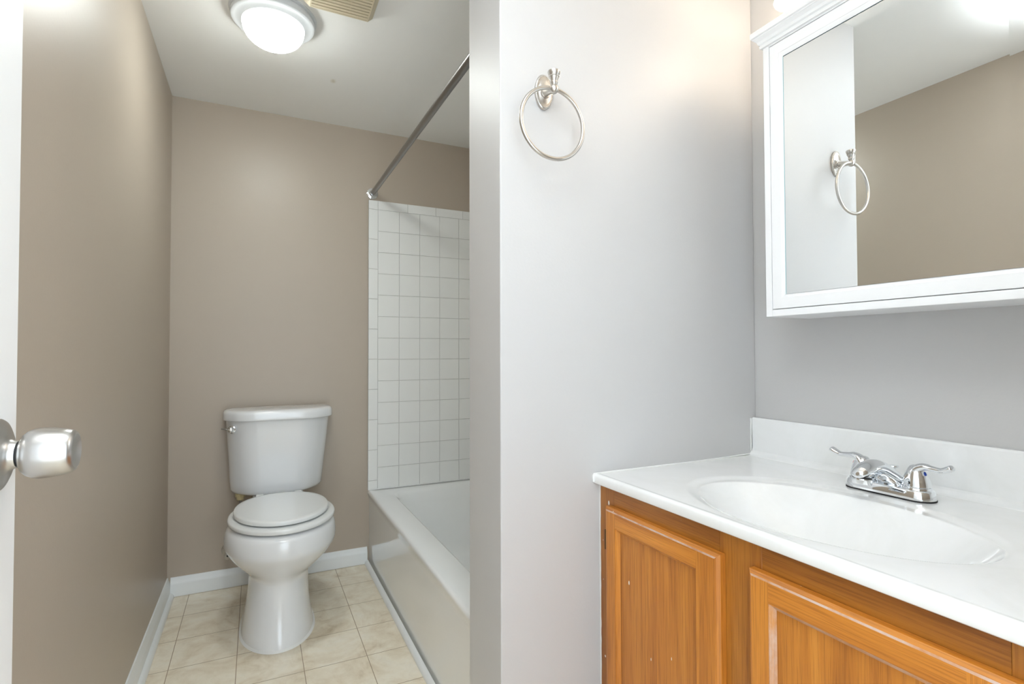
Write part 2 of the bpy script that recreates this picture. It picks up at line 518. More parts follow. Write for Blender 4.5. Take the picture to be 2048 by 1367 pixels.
# ------------------------------------------------------------------ toilet
CX = 0.094
def egg(z, yf, yb, hw, yc, cx=CX, n=56, pb=2.6):
    """closed outline: half ellipse in front, squarer behind"""
    out = []
    for i in range(n):
        a = 2*pi*i/n
        c, s = cos(a), sin(a)
        if s < 0:
            x, y = hw*c, yc+(yc-yf)*s
        else:
            x = hw*math.copysign(abs(c)**(2/pb), c); y = yc+(yb-yc)*abs(s)**(2/pb)
        out.append(Vector((cx+x, y, z)))
    return out
def toilet():
    t = thing('toilet', (CX, 2.4, 0), 'white two-piece toilet with closed lid standing against the taupe back wall', 'toilet')
    b = B()
    px = 0.083
    S_ = [  # z, front, back, half width, y of widest, centre x
        (0.002, 2.058, 2.60, 0.128, 2.27, px), (0.012, 2.058, 2.60, 0.128, 2.27, px), (0.035, 2.068, 2.60, 0.124, 2.27, px),
        (0.08, 2.085, 2.59, 0.1165, 2.27, px), (0.13, 2.097, 2.59, 0.110, 2.27, px+.001), (0.18, 2.103, 2.59, 0.1065, 2.27, px+.002),
        (0.212, 2.105, 2.60, 0.1070, 2.27, px+.003), (0.226, 2.102, 2.60, 0.1085, 2.27, px+.004), (0.238, 2.094, 2.60, 0.115, 2.27, px+.005),
        (0.252, 2.081, 2.60, 0.129, 2.26, px+.007), (0.272, 2.060, 2.60, 0.150, 2.26, px+.009), (0.298, 2.036, 2.60, 0.172, 2.25, CX-.001), (0.318, 2.021, 2.60, 0.185, 2.25, CX-.001),
        (0.330, 2.013, 2.60, 0.1925, 2.25, CX), (0.339, 2.009, 2.60, 0.1965, 2.25, CX), (0.350, 2.0075, 2.60, 0.1985, 2.25, CX), (0.370, 2.009, 2.60, 0.1980, 2.25, CX), (0.392, 2.013, 2.60, 0.1945, 2.25, CX+.001),
        (0.404, 2.019, 2.60, 0.1885, 2.25, CX+.002), (0.411, 2.029, 2.59, 0.180, 2.25, CX+.002), (0.4135, 2.045, 2.58, 0.165, 2.25, CX+.002)]
    rings = []
    for z, yf, yb, hw, yc, cx in S_:
        rings.append(egg(z, yf, yb, hw, yc, cx, pb=2.2 if z < 0.26 else 2.0))
    loft(b, rings)
    link('bowl', b, M['porcelain'], t, smooth=50)
    # deck under the tank
    b = B()
    rings = []
    for z, k in ((0.33, -0.03), (0.40, 0.0), (0.429, 0.0), (0.4345, -0.003), (0.436, -0.009)):
        o = rrect(CX-0.105-k, CX+0.105+k, 2.44-k, 2.70+min(k, 0), 0.05)
        if k > -0.001: o = rrect(CX-0.105, CX+0.105, 2.44, 2.70, 0.05)
        rings.append([Vector((p.x, p.y, z)) for p in o])
    loft(b, rings)
    link('tank_deck', b, M['porcelain'], t, smooth=50)
    # caulk round the foot
    b = B()
    tube_pts = egg(0.003, 2.055, 2.602, 0.131, 2.27, px, n=72, pb=2.2)
    r0 = [Vector((p.x, p.y, 0.0005)) for p in egg(0, 2.051, 2.606, 0.135, 2.27, px, n=72, pb=2.2)]
    r1 = [Vector((p.x, p.y, 0.005)) for p in tube_pts]
    r2 = [Vector((p.x, p.y, 0.009)) for p in egg(0, 2.060, 2.598, 0.126, 2.27, px, n=72, pb=2.2)]
    loft(b, [r0, r1, r2], cap0=False, cap1=False)
    link('caulk_bead', b, M['caulk'], t, smooth=60)
    # seat and lid
    def pad(name, z0, z1, yf, yb, hw, yc, cx, e, m, pb):
        b = B()
        zs = [(z0, -e), (z0+e*0.35, -e*0.25), (z0+e, 0), (z1-e, 0), (z1-e*0.35, -e*0.25), (z1, -e), (z1+0.0008, -e*4)]
        loft(b, [egg(z, yf-k, yb+k, hw+k, yc, cx, pb=pb) for z, k in zs])
        return link(name, b, m, t, smooth=50)
    pad('seat', 0.4195, 0.4375, 2.022, 2.475, 0.1915, 2.26, CX+.004, 0.0055, M['seat'], 2.3)
    pad('seat_lid', 0.4430, 0.4600, 2.050, 2.487, 0.1705, 2.27, CX+.002, 0.005, M['seat'], 2.2)
    for s in (-1, 1):
        b = B(); box(b, CX+s*0.075-0.017, CX+s*0.075+0.017, 2.462, 2.497, 0.436, 0.4585)
        link('seat_hinge', b, M['seat'], t, bevel=0.005)
    # tank
    def sect(z, hw, flat, yf, k=0.0, yb=2.712, ys=0.085, cx=CX):
        pts = [(cx-hw, yb), (cx-hw, yf+ys), (cx-flat, yf), (cx+flat, yf), (cx+hw, yf+ys), (cx+hw, yb)]
        return [Vector((p.x, p.y, z)) for p in fillet(pts, [0.015, 0.045, 0.05, 0.05, 0.045, 0.015], 7)]
    b = B()
    cb, ct = 0.091, 0.097
    rows = []
    for z, hw, fl, yf, cx in ((0.4375, 0.160, 0.092, 2.565, cb), (0.440, 0.176, 0.102, 2.552, cb), (0.447, 0.186, 0.109, 2.543, cb), (0.459, 0.1915, 0.113, 2.537, cb), (0.49, 0.194, 0.115, 2.534, cb+.0005),
                          (0.56, 0.199, 0.121, 2.528, cb+.002), (0.66, 0.207, 0.131, 2.520, cb+.004), (0.766, 0.2145, 0.140, 2.512, ct)):
        rows.append(sect(z, hw, fl, yf, cx=cx))
    loft(b, rows)
    link('tank', b, M['porcelain'], t, smooth=60)
    b = B()
    rows = []
    for z, k in ((0.766, -0.004), (0.766, 0.010), (0.768, 0.0125), (0.772, 0.0130), (0.793, 0.0125), (0.8015, 0.0105), (0.807, 0.006), (0.810, -0.002), (0.8112, -0.02)):
        rows.append(sect(z, 0.2145+k, 0.140+k*0.7, 2.512-k, yb=2.716+min(0, k), cx=ct+.001))
    loft(b, rows)
    link('tank_lid', b, M['porcelain'], t, smooth=60)
    # flush handle on the left of the front
    b = B()
    hx, hy, hz = CX-0.183, 2.553, 0.731
    lathe(b, (hx, hy+0.012, hz), (-0.35, -1, 0), [(0, 0.0165), (0.010, 0.0165), (0.012, 0.013), (0.016, 0.0125), (0.021, 0.013), (0.026, 0.0115), (0.0295, 0.007), (0.031, 0.0005)], 24)
    fh = link('flush_handle', b, M['chrome'], t, smooth=40)
    b = B()
    tube(b, [(hx-0.006, hy-0.012, hz), (hx-0.022, hy-0.010, hz+0.003), (hx-0.040, hy-0.002, hz+0.006)], [0.006, 0.005, 0.0055], 12, flat=(1, 0.6))
    link('lever', b, M['oldchrome'], fh, smooth=60)
    # fill nut under the tank
    b = B()
    lathe(b, (-0.058, 2.635, 0.410), (0, 0, 1), [(0, 0.013), (0.004, 0.016), (0.014, 0.016), (0.015, 0.021), (0.029, 0.021)], 10)
    fn = link('fill_nut', b, M['nut'], t, smooth=30)
    tag(fn, label='yellowed plastic nut')
toilet()
def valve():
    t = thing('shutoff_valve', (-0.106, YB, 0.2), 'small corroded chrome shutoff valve with supply hose behind the toilet bowl', 'valve')
    z = 0.148
    b = B(); lathe(b, (-0.106, YB, z+0.02), (0, -1, 0), [(0, 0.030), (0.002, 0.030), (0.006, 0.022), (0.008, 0.010)], 28)
    link('escutcheon', b, M['nickel'], t, smooth=35)
    b = B()
    lathe(b, (-0.106, YB-0.004, z+0.02), (0, -1, 0), [(0, 0.007), (0.035, 0.007), (0.036, 0.011), (0.060, 0.011), (0.061, 0.006), (0.07, 0.006)], 20)
    lathe(b, (-0.106, YB-0.052, z+0.02), (0, 0, 1), [(0, 0.008), (0.03, 0.008), (0.031, 0.010), (0.043, 0.010)], 16)
    link('valve_body', b, M['oldchrome'], t, smooth=35)
    b = B(); lathe(b, (-0.106, YB-0.072, z+0.02), (0, -1, 0), [(0, 0.007), (0.003, 0.015), (0.012, 0.015), (0.014, 0.012)], 8, sy=1.35)
    h = link('valve_handle', b, M['nickel'], t, smooth=30)
    b = B(); lathe(b, (-0.106, YB-0.0862, z+0.02), (0, -1, 0), [(0, 0.005), (0.001, 0.005)], 14)
    link('screw', b, M['black'], h)
    b = B()
    tube(b, [(-0.106, YB-0.052, z+0.06), (-0.108, YB-0.055, z+0.10), (-0.085, YB-0.075, z+0.17), (-0.060, YB-0.098, z+0.215), (-0.058, YB-0.1, 0.4085)], 0.0055, 14)
    link('supply_hose', b, M['hose'], t, smooth=60)
valve()

# ------------------------------------------------------------------ bathtub
def bathtub():
    t = thing('bathtub', (0.9, 2.0, 0), 'white enamelled alcove bathtub set behind the partition beside the toilet', 'bathtub')
    x0, x1, y0, y1 = XT, XR-0.001, YP1+0.001, YB-0.001
    b = B()
    def ring(xa, xb, ya, yb, r, z): return [Vector((p.x, p.y, z)) for p in rrect(xa, xb, ya, yb, r, 10)]
    R = [ring(x0+0.008, x1, y0, y1, 0.004, 0.001), ring(x0+0.006, x1, y0, y1, 0.004, ZR-0.05), ring(x0+0.0035, x1, y0, y1, 0.004, ZR-0.028), ring(x0+0.0005, x1, y0, y1, 0.004, ZR-0.018),
         ring(x0, x1, y0, y1, 0.005, ZR-0.012), ring(x0+0.001, x1, y0, y1, 0.006, ZR-0.006), ring(x0+0.004, x1-0.002, y0+0.002, y1-0.002, 0.008, ZR-0.002), ring(x0+0.010, x1-0.006, y0+0.006, y1-0.006, 0.01, ZR)]
    ix0, ix1, iy0, iy1 = 0.613, 1.205, 1.36, 2.665
    for e, z, r in ((-0.006, ZR, 0.13), (0.0, ZR-0.002, 0.13), (0.007, ZR-0.008, 0.13), (0.012, ZR-0.018, 0.128), (0.022, ZR-0.06, 0.125), (0.042, ZR-0.17, 0.12), (0.060, ZR-0.255, 0.12), (0.078, ZR-0.285, 0.11), (0.11, ZR-0.298, 0.09), (0.16, ZR-0.302, 0.06)):
        R.append(ring(ix0+e, ix1-e, iy0+e*1.6, iy1-e*2.2, r, z))
    loft(b, R)
    link('tub_shell', b, M['tub'], t, smooth=60)
    b = B()
    lathe(b, (0.909, 1.50, ZR-0.3018), (0, 0, 1), [(0, 0.03), (0.002, 0.03), (0.004, 0.024), (0.003, 0.001)], 28)
    link('drain', b, M['chrome'], t, smooth=40)
    b = B()
    lathe(b, (0.909, 1.402, ZR-0.11), (0, 1, 0), [(0, 0.036), (0.004, 0.036), (0.008, 0.028), (0.009, 0.001)], 28)
    link('overflow_plate', b, M['chrome'], t, smooth=40)
bathtub()
def rod():
    x, z = 0.5306, 1.872
    t = thing('shower_rod', (x, YB, z), 'bare grey metal shower curtain rod above the bathtub', 'shower rod')
    b = B(); lathe(b, (x, YP1+0.001, z), (0, 1, 0), [(0, 0.0125), (YB-YP1-0.002, 0.0125)], 28)
    link('rod', b, M['rodsteel'], t, smooth=40)
    for y, d in ((YB, -1), (YP1, 1)):
        b = B()
        lathe(b, (x, y, z), (0, d, 0), [(0, 0.029), (0.004, 0.029), (0.007, 0.0275), (0.009, 0.022), (0.010, 0.0175), (0.022, 0.0165), (0.024, 0.015), (0.024, 0.0126)], 36)
        link('flange', b, M['chrome'], t, smooth=35)
rod()

# ------------------------------------------------------------------ ceiling light and fan
def dome_light():
    c = (0.046, 1.935, ZC)
    t = thing('ceiling_light', c, 'round flush ceiling light with glowing white dome above the toilet', 'ceiling light')
    b = B()
    lathe(b, c, (0, 0, -1), [(0.0, 0.136), (0.004, 0.136), (0.006, 0.132), (0.006, 0.126)], 72)
    link('base_plate', b, M['fixture'], t, smooth=35)
    b = B()
    lathe(b, c, (0, 0, -1), [(0.006, 0.127), (0.014, 0.130), (0.022, 0.131), (0.027, 0.129), (0.029, 0.125), (0.029, 0.119), (0.031, 0.110), (0.035, 0.100), (0.037, 0.097), (0.030, 0.094)], 72, cap1=False)
    link('trim_ring', b, M['fixture'], t, smooth=35)
    b = B()
    pr = [(0.032, 0.0955)] + [(0.036+0.070*sin(a*pi/2/14), 0.0975*cos(a*pi/2/14)**0.8 if a < 14 else 0.0002) for a in range(0, 15)]
    lathe(b, c, (0, 0, -1), pr, 72)
    link('glass_dome', b, M['dome'], t, smooth=60)
dome_light()
def fan():
    x0, x1, y0, y1 = 0.131, 0.349, 1.585, 1.803
    t = thing('exhaust_fan', ((x0+x1)/2, (y0+y1)/2, ZC), 'aged cream slatted exhaust fan cover on the ceiling beside the dome light', 'exhaust fan')
    b = B()
    d = 0.021; i = 0.017
    A = [(x0, y0), (x1, y0), (x1, y1), (x0, y1)]
    Bq = [(x0+i, y0+i*0.25), (x1-i, y0+i*0.25), (x1-i, y1-i*0.25), (x0+i, y1-i*0.25)]
    C = [(x0+i+0.004, y0+i*0.25+0.006), (x1-i-0.004, y0+i*0.25+0.006), (x1-i-0.004, y1-i*0.25-0.006), (x0+i+0.004, y1-i*0.25-0.006)]
    loft(b, [[Vector((*p, ZC)) for p in A], [Vector((*p, ZC-0.004)) for p in A], [Vector((*p, ZC-d)) for p in Bq], [Vector((*p, ZC-d)) for p in C], [Vector((*p, ZC-d+0.012)) for p in C]], cap0=False, cap1=False)
    link('cover_frame', b, M['fanpl'], t)
    b = B()
    box(b, C[0][0]-0.002, C[1][0]+0.002, C[0][1]-0.001, C[2][1]+0.001, ZC-0.008, ZC-0.006)
    link('inner_void', b, M['dark'], t)
    ns = 13
    pitch = (C[2][1]-C[0][1])/ns
    for k in range(ns):
        y = C[0][1]+pitch*k
        b = B()
        box(b, C[0][0]-0.001, C[1][0]+0.001, y+0.0024, y+pitch-0.0024, ZC-d-0.0005, ZC-d+0.011)
        link('slat', b, M['fanpl'], t)
    b = B()
    for xx in (C[0][0]+(C[1][0]-C[0][0])*0.66,):
        box(b, xx-0.0015, xx+0.0015, C[0][1], C[2][1], ZC-d+0.001, ZC-d+0.009)
    link('rib', b, M['fanpl'], t)
fan()

# ------------------------------------------------------------------ towel ring
def towel_ring():
    x, yw, z = 0.5935, YP0, 1.655
    t = thing('towel_ring', (x, yw, z), 'satin nickel towel ring with oval beaded mount on the pale wall', 'towel ring')
    b = B()
    lathe(b, (x, yw, z), (0, -1, 0), [(0, 0.0225), (0.004, 0.0235), (0.007, 0.0225), (0.008, 0.020), (0.0075, 0.0185), (0.009, 0.015), (0.0115, 0.008), (0.012, 0.001)], 56, sx=1.0, sy=1.75)
    for k in range(54):
        a = 2*pi*k/54
        ball(b, (x+0.0208*cos(a), yw-0.0078, z+0.0364*sin(a)), 0.0012, 8)
    link('mount_plate', b, M['nickel'], t, smooth=50)
    yb = 1.006; zb = 1.6415
    b = B()
    tube(b, [(x, yw-0.008, z-0.004), (x, yw-0.014, z-0.005), (x, yw-0.022, z-0.007), (x, yb+0.004, zb+0.001)], [0.0115, 0.0095, 0.0080, 0.0072], 20)
    lathe(b, (x, yw-0.010, z-0.0045), (0, -1, 0), [(0, 0.012), (0.002, 0.0128), (0.004, 0.012), (0.0045, 0.009)], 28)
    link('post', b, M['nickel'], t, smooth=50)
    b = B()
    ball(b, (x, yb, zb), 0.0108, 24)
    lathe(b, (x, yb, zb), (0, 0, 1), [(0.009, 0.006), (0.0115, 0.0072), (0.0135, 0.0085), (0.0155, 0.0085), (0.0165, 0.0072), (0.0185, 0.0078), (0.0225, 0.0096), (0.0265, 0.0108), (0.0275, 0.0100), (0.0285, 0.0112), (0.0335, 0.0132), (0.0370, 0.0142), (0.0395, 0.0138), (0.0405, 0.0118), (0.0400, 0.0104), (0.0410, 0.0070), (0.0412, 0.0005)], 36)
    for k in range(22):
        a = 2*pi*k/22
        ball(b, (x+0.0114*cos(a), yb+0.0114*sin(a), zb+0.0276), 0.0010, 6)
    link('finial', b, M['nickel'], t, smooth=45)
    b = B()
    torus(b, (x-0.004, yb-0.001, zb-0.0785), 0.0790, 0.0047, (1, 0, 0), (0, 0.012, 1), 110, 14)
    link('ring', b, M['nickel'], t, smooth=60)
towel_ring()

# ------------------------------------------------------------------ medicine cabinet
XG = 1.1265
def medicine_cabinet():
    y1, y0, z0, z1 = 0.8925, 0.335, 1.1405, 1.824
    t = thing('medicine_cabinet', (XR, 0.63, z0), 'white framed mirror medicine cabinet with crown moulding above the sink', 'medicine cabinet')
    b = B()
    w = 0.0165
    box(b, XG, XR, y0, y0+w, z0, z1); box(b, XG, XR, y1-w, y1, z0, z1)
    box(b, XG, XR, y0+w, y1-w, z0, z0+w); box(b, XG, XR, y0+w, y1-w, z1-w-0.006, z1)
    box(b, XR-0.01, XR, y0+w, y1-w, z0+w, z1-w-0.006)
    link('case', b, M['cabwhite'], t, bevel=0.0012, seg=2)
    # crown: profile carried round three sides with mitred corners
    prof = [(0.0, 1.805), (0.005, 1.806), (0.006, 1.812), (0.004, 1.814), (0.008, 1.817), (0.010, 1.823), (0.0155, 1.829), (0.017, 1.830), (0.017, 1.832), (0.0205, 1.834), (0.021, 1.846), (0.0195, 1.848), (0.0, 1.848)]
    b = B()
    rings = []
    for o, z in prof:
        rings.append([Vector((XR-0.0005, y1+o, z)), Vector((XG-o, y1+o, z)), Vector((XG-o, y0-o, z)), Vector((XR-0.0005, y0-o, z))])
    loft(b, rings)
    link('crown', b, M['cabwhite'], t)
    # mirrored door
    g = 0.0022
    dy0, dy1, dz0, dz1 = y0+w+g, y1-w-g, z0+w+g*0.6, z1-w-0.006-g
    fw_ = 0.0345
    xa, xb = XG-0.001, XG+0.018
    b = B()
    my0, my1, mz0, mz1 = dy0+fw_, dy1-fw_, dz0+fw_-0.001, dz1-fw_-0.004
    prof = [(xb, 0.0), (xa+0.001, 0.0), (xa, 0.001), (xa, 0.0255), (xa+0.0008, 0.0265), (xa+0.0012, 0.030), (xa+0.0035, 1.0), (xb, 1.0)]
    rings = []
    for x, k in prof:
        def e(o, i): 
            if k == 1.0: return i
            return o + (1 if i > o else -1)*k
        ya, yb_, za, zb_ = e(dy0, my0), e(dy1, my1), e(dz0, mz0), e(dz1, mz1)
        rings.append([Vector((x, ya, za)), Vector((x, yb_, za)), Vector((x, yb_, zb_)), Vector((x, ya, zb_))])
    loft(b, rings + [rings[0]], cap0=False, cap1=False)
    d = link('mirror_door', b, M['cabwhite'], t)
    xm = XG+0.0012
    yv = 0.4205
    b = B()
    mm = 0.0012
    # silvered face with a bevelled strip along its right side
    def q(pts, mi):
        f = b.faces.new([b.verts.new(p) for p in pts]); f.material_index = mi
    q([(xm, yv, mz0), (xm, yv, mz1), (xm, my1-mm, mz1-mm), (xm, my1-mm, mz0)], 0)
    tl = -0.0005
    q([(xm+tl, my0, mz0), (xm+tl, my0, mz1), (xm, yv, mz1), (xm, yv, mz0)], 0)
    xe = xm-0.0003; w = 0.0016
    q([(xe, my1-w, mz0), (xe, my1-w, mz1), (xe, my1, mz1), (xe, my1, mz0)], 1)
    q([(xe, my0, mz1-w), (xe, my0, mz1), (xe, my1-w, mz1), (xe, my1-w, mz1-w)], 2)
    q([(xm+0.004, my0, mz0), (xm+0.004, my1, mz0), (xm+0.004, my1, mz1), (xm+0.004, my0, mz1)], 1)
    link('mirror', b, [M['mirror'], M['glassedge'], M['darkglass']], d, recalc=False)
medicine_cabinet()

# ------------------------------------------------------------------ vanity light
def vanity_light():
    y0, y1, zc = 0.33, 0.91, 2.075
    t = thing('vanity_light', (XR, 0.62, zc), 'lit wall light with frosted glass shades above the mirror cabinet', 'wall light')
    b = B()
    loft(b, [[Vector((XR-d, p.x, p.y)) for p in rrect(y0-k, y1+k, zc-0.05-k, zc+0.05+k, 0.012)] for d, k in ((0, 0), (0.022, 0), (0.03, -0.006))])
    link('back_plate', b, M['cabwhite'], t, smooth=40)
    xs = 1.185
    for y in (0.835, 0.62, 0.405):
        b = B()
        tube(b, [(XR-0.02, y, zc), (XR-0.06, y, zc+0.01), (xs, y, zc-0.002), (xs, y, zc-0.02)], [0.009, 0.008, 0.008, 0.009], 14)
        lathe(b, (xs, y, zc-0.012), (0, 0, -1), [(0, 0.012), (0.002, 0.024), (0.024, 0.026), (0.026, 0.022)], 28)
        link('arm', b, M['cabwhite'], t, smooth=40)
        b = B()
        out = [(0.0, 0.024), (0.012, 0.028), (0.035, 0.034), (0.065, 0.040), (0.095, 0.047), (0.122, 0.056)]
        inn = [(0.123, 0.0545), (0.095, 0.0455), (0.065, 0.0385), (0.035, 0.0325), (0.012, 0.0265), (0.003, 0.020)]
        lathe(b, (xs, y, zc-0.036), (0, 0, -1), out+inn, 40, cap0=False, cap1=False)
        link('glass_shade', b, M['shade'], t, smooth=60)
        b = B()
        R = 0.027
        pr = [(0.0, 0.012), (0.02, 0.013)] + [(0.060-R*cos(a*pi/16), R*sin(a*pi/16)) for a in range(3, 16)] + [(0.060+R, 0.0003)]
        lathe(b, (xs, y, zc-0.038), (0, 0, -1), pr, 28)
        link('bulb', b, M['bulb'], t, smooth=60)
vanity_light()

# ------------------------------------------------------------------ vanity cabinet
XF = 0.745
VY0, VY1 = 0.232, YP0
def vanity():
    t = thing('vanity_cabinet', (1.0, 0.64, 0), 'honey oak vanity cabinet with two panelled doors under the white sink top', 'vanity cabinet')
    ztop = 0.7415
    b = B()
    box(b, XF+0.018, XR, VY0, VY0+0.016, 0.09, ztop); box(b, XF+0.018, XR, VY1-0.018, VY1-0.002, 0.09, ztop)
    box(b, XF+0.018, XR, VY0+0.016, VY1-0.018, 0.09, 0.106); box(b, XR-0.008, XR, VY0+0.016, VY1-0.018, 0.106, ztop)
    box(b, XF+0.07, XF+0.085, VY0, VY1-0.002, 0.001, 0.09)
    link('case', b, M['oak_frame_v'], t)
    for ya, yb in ((0.998, VY1-0.0035), (0.604, 0.692), (VY0, 0.288)):
        b = B(); box(b, XF, XF+0.019, ya, yb, 0.09, ztop)
        link('frame_stile', b, M['oak_frame_v'], t, bevel=0.0008, seg=1)
    for ya, yb in ((0.692, 0.998), (0.288, 0.604)):
        for za, zb in ((0.672, ztop), (0.09, 0.135)):
            b = B(); box(b, XF, XF+0.019, ya, yb, za, zb)
            link('frame_rail', b, M['oak_frame_h'], t)
    # thin white filler where the cabinet meets the wall
    b = B()
    n = 40
    r = []
    for i in range(n+1):
        z = 0.002+(ztop-0.004)*i/n
        k = 0.0035+0.0018*random.random()
        r.append([Vector((XF-0.0015, VY1-0.0005, z)), Vector((XF-0.0015, VY1-0.0005-k, z)), Vector((XF+0.004, VY1-0.0005-k*0.8, z)), Vector((XF+0.004, VY1-0.0005, z))])
    loft(b, r)
    link('caulk_line', b, M['caulk'], t)
    # doors
    def one(y0, y1, hinge):
        z0, z1 = 0.125, 0.7005
        th = 0.019; xo = XF-th; xi = XF-0.0008
        sl = 0.040; sw = 0.052; rw = 0.041; ch = 0.0085; bd = 0.0085
        b = B()
        # stile / rail boards with the eased, worn outer edge
        def board(pts_out, pts_in, mi, wm):
            pass
        A = [(y1, z0), (y1, z1), (y0, z1), (y0, z0)]           # outer
        E = [(y1-ch, z0+ch), (y1-ch, z1-ch), (y0+ch, z1-ch), (y0+ch, z0+ch)]
        I = [(y1-sl, z0+rw), (y1-sl, z1-rw), (y0+sw, z1-rw), (y0+sw, z0+rw)]
        Rr = [(y1-sl-bd, z0+rw+bd), (y1-sl-bd, z1-rw-bd), (y0+sw+bd, z1-rw-bd), (y0+sw+bd, z0+rw+bd)]
        def P(x, p): return b.verts.new((x, p[0], p[1]))
        vb = [P(xi, p) for p in A]; va = [P(xo+0.006, p) for p in A]
        vc = [P(xo+0.0012, ((a[0]*0.36+e[0]*0.64), (a[1]*0.36+e[1]*0.64))) for a, e in zip(A, E)]
        ve = [P(xo, p) for p in E]
        def f(q, mi): b.faces.new(q).material_index = mi
        for i in range(4):
            j = (i+1) % 4
            side = i in (0, 2)
            f((vb[i], vb[j], va[j], va[i]), 0 if side else 1)
            f((va[i], va[j], vc[j], vc[i]), 0 if side else 1)
            f((vc[i], vc[j], ve[j], ve[i]), 2 if i == 1 else (0 if side else 1))
        f(vb, 0)
        # faces: stiles run full height, rails between
        def face(pts, mi): f([P(xo, p) for p in pts], mi)
        face([(y1-ch, z0+ch), (y1-ch, z1-ch), (y1-sl, z1-ch), (y1-sl, z0+ch)], 0)
        face([(y0+sw, z0+ch), (y0+sw, z1-ch), (y0+ch, z1-ch), (y0+ch, z0+ch)], 0)
        face([(y1-sl, z1-rw), (y1-sl, z1-ch), (y0+sw, z1-ch), (y0+sw, z1-rw)], 1)
        face([(y1-sl, z0+ch), (y1-sl, z0+rw), (y0+sw, z0+rw), (y0+sw, z0+ch)], 1)
        vi = [P(xo, p) for p in I]; vr = [P(xo+0.0085, p) for p in Rr]
        vi2 = [P(xo+0.0015, p) for p in I]
        for i in range(4):
            j = (i+1) % 4
            f((vi[i], vi[j], vi2[j], vi2[i]), 3)
            f((vi2[i], vi2[j], vr[j], vr[i]), 3)
        d = link('cabinet_door', b, [M['oak_v'], M['oak_h'], M['oak_worn'], M['oak_v'] if hinge > 0 else M['oak_worn_v']], t)
        b = B()
        box(b, xo+0.0085, xi-0.001, Rr[2][0]-0.004, Rr[0][0]+0.004, Rr[0][1]-0.004, Rr[1][1]+0.004)
        link('panel', b, M['oak_panel'], d)
        for z in (0.196, 0.622):
            b = B()
            yh = y1 if hinge > 0 else y0
            box(b, XF-0.0025, XF-0.0005, min(yh+0.001*hinge, yh+0.014*hinge), max(yh+0.001*hinge, yh+0.014*hinge), z-0.022, z+0.022)
            lathe(b, (XF-0.012, yh+0.0035*hinge, z-0.022), (0, 0, 1), [(0, 0.003), (0.044, 0.003)], 12)
            link('hinge', b, M['hinge'], d, smooth=40)
    one(0.6785, 1.0125, 1)
    one(0.269, 0.6185, -1)
vanity()

# ------------------------------------------------------------------ vanity top with integral bowl
XC0 = 0.7275
ZT = 0.765
def vanity_top():
    t = thing('countertop', (1.0, 0.64, 0.742), 'white cultured marble vanity top with moulded oval basin on the oak cabinet', 'sink top')
    y0, y1 = VY0-0.012, YP0-0.0005
    xe = XR-0.0005
    def h(x, y):
        z = ZT
        e1 = sqrt(((x-0.942)/0.190)**2 + ((y-0.640)/0.275)**2)
        k = min(1, max(0, (1.0-e1)/0.11)); k = k*k*(3-2*k)
        z -= 0.0038*k
        r = sqrt(((x-0.926)/0.146)**2 + ((y-0.622)/0.226)**2)
        if r < 1.12:
            q = max(0.0, 1.0-(r/1.12)**2.1)
            z -= 0.116*q**1.12 if q > 0 else 0
        c = x-(xe-0.02-0.018)
        if c > 0: z += 0.018-sqrt(max(0, 0.018**2-min(c, 0.018)**2))
        # slightly raised drip edge by the front
        d = x-XC0
        if d < 0.016: z += 0.0012*(1-abs(d-0.008)/0.008)
        return z
    xs = [XC0+0.005] + [XC0+0.005+(xe-0.02-XC0-0.005)*i/300 for i in range(1, 301)]
    ys = [y0+0.003+(y1-y0-0.003)*i/420 for i in range(421)]
    b = B()
    G = [[b.verts.new((x, y, h(x, y))) for y in ys] for x in xs]
    for i in range(len(xs)-1):
        for j in range(len(ys)-1):
            b.faces.new((G[i][j], G[i+1][j], G[i+1][j+1], G[i][j+1]))
    zb = 0.7432
    # rounded front edge and underside
    prof = [(XC0+0.0022, ZT-0.0012+0.0005), (XC0+0.0006, ZT-0.0035), (XC0, ZT-0.006), (XC0, zb+0.002), (XC0+0.0015, zb), (XC0+0.03, zb)]
    prev = G[0]
    for x, z in prof:
        cur = [b.verts.new((x, y, z)) for y in ys]
        for j in range(len(ys)-1): b.faces.new((prev[j], prev[j+1], cur[j+1], cur[j]))
        prev = cur
    link('basin_top', b, M['marble'], t, smooth=70)
    # right end skirt
    b = B(); box(b, XC0+0.001, xe-0.02, y0, y0+0.0045, zb, ZT-0.0012)
    link('end_edge', b, M['marble'], t, bevel=0.0015)
    b = B(); box(b, xe-0.021, xe, y0, y1-0.001, zb, 0.871)
    link('backsplash', b, M['marble'], t, bevel=0.005)
    b = B()
    lathe(b, (0.926, 0.622, 0.6490), (0, 0, 1), [(0, 0.022), (0.0015, 0.022), (0.003, 0.018), (0.001, 0.015), (0.003, 0.012), (0.005, 0.001)], 28)
    link('drain', b, M['chrome'], t, smooth=40)
    b = B()
    tube(b, [(XC0-0.001, y1-0.002, ZT-0.018), (XC0+0.0, y1-0.0015, ZT-0.002), (XC0+0.02, y1-0.0015, ZT+0.0005), (0.9, y1-0.0013, ZT+0.0006), (1.1, y1-0.0013, ZT+0.0006), (xe-0.03, y1-0.0015, ZT+0.003)], [0.003, 0.003, 0.0022, 0.0018, 0.0018, 0.002], 10)
    tube(b, [(xe-0.0225, y1-0.0012, ZT+0.012), (xe-0.0225, y1-0.0012, ZT+0.06), (xe-0.0215, y1-0.0012, 0.868)], [0.002, 0.0022, 0.0028], 10)
    link('caulk_bead', b, M['caulk'], t, smooth=60)
vanity_top()

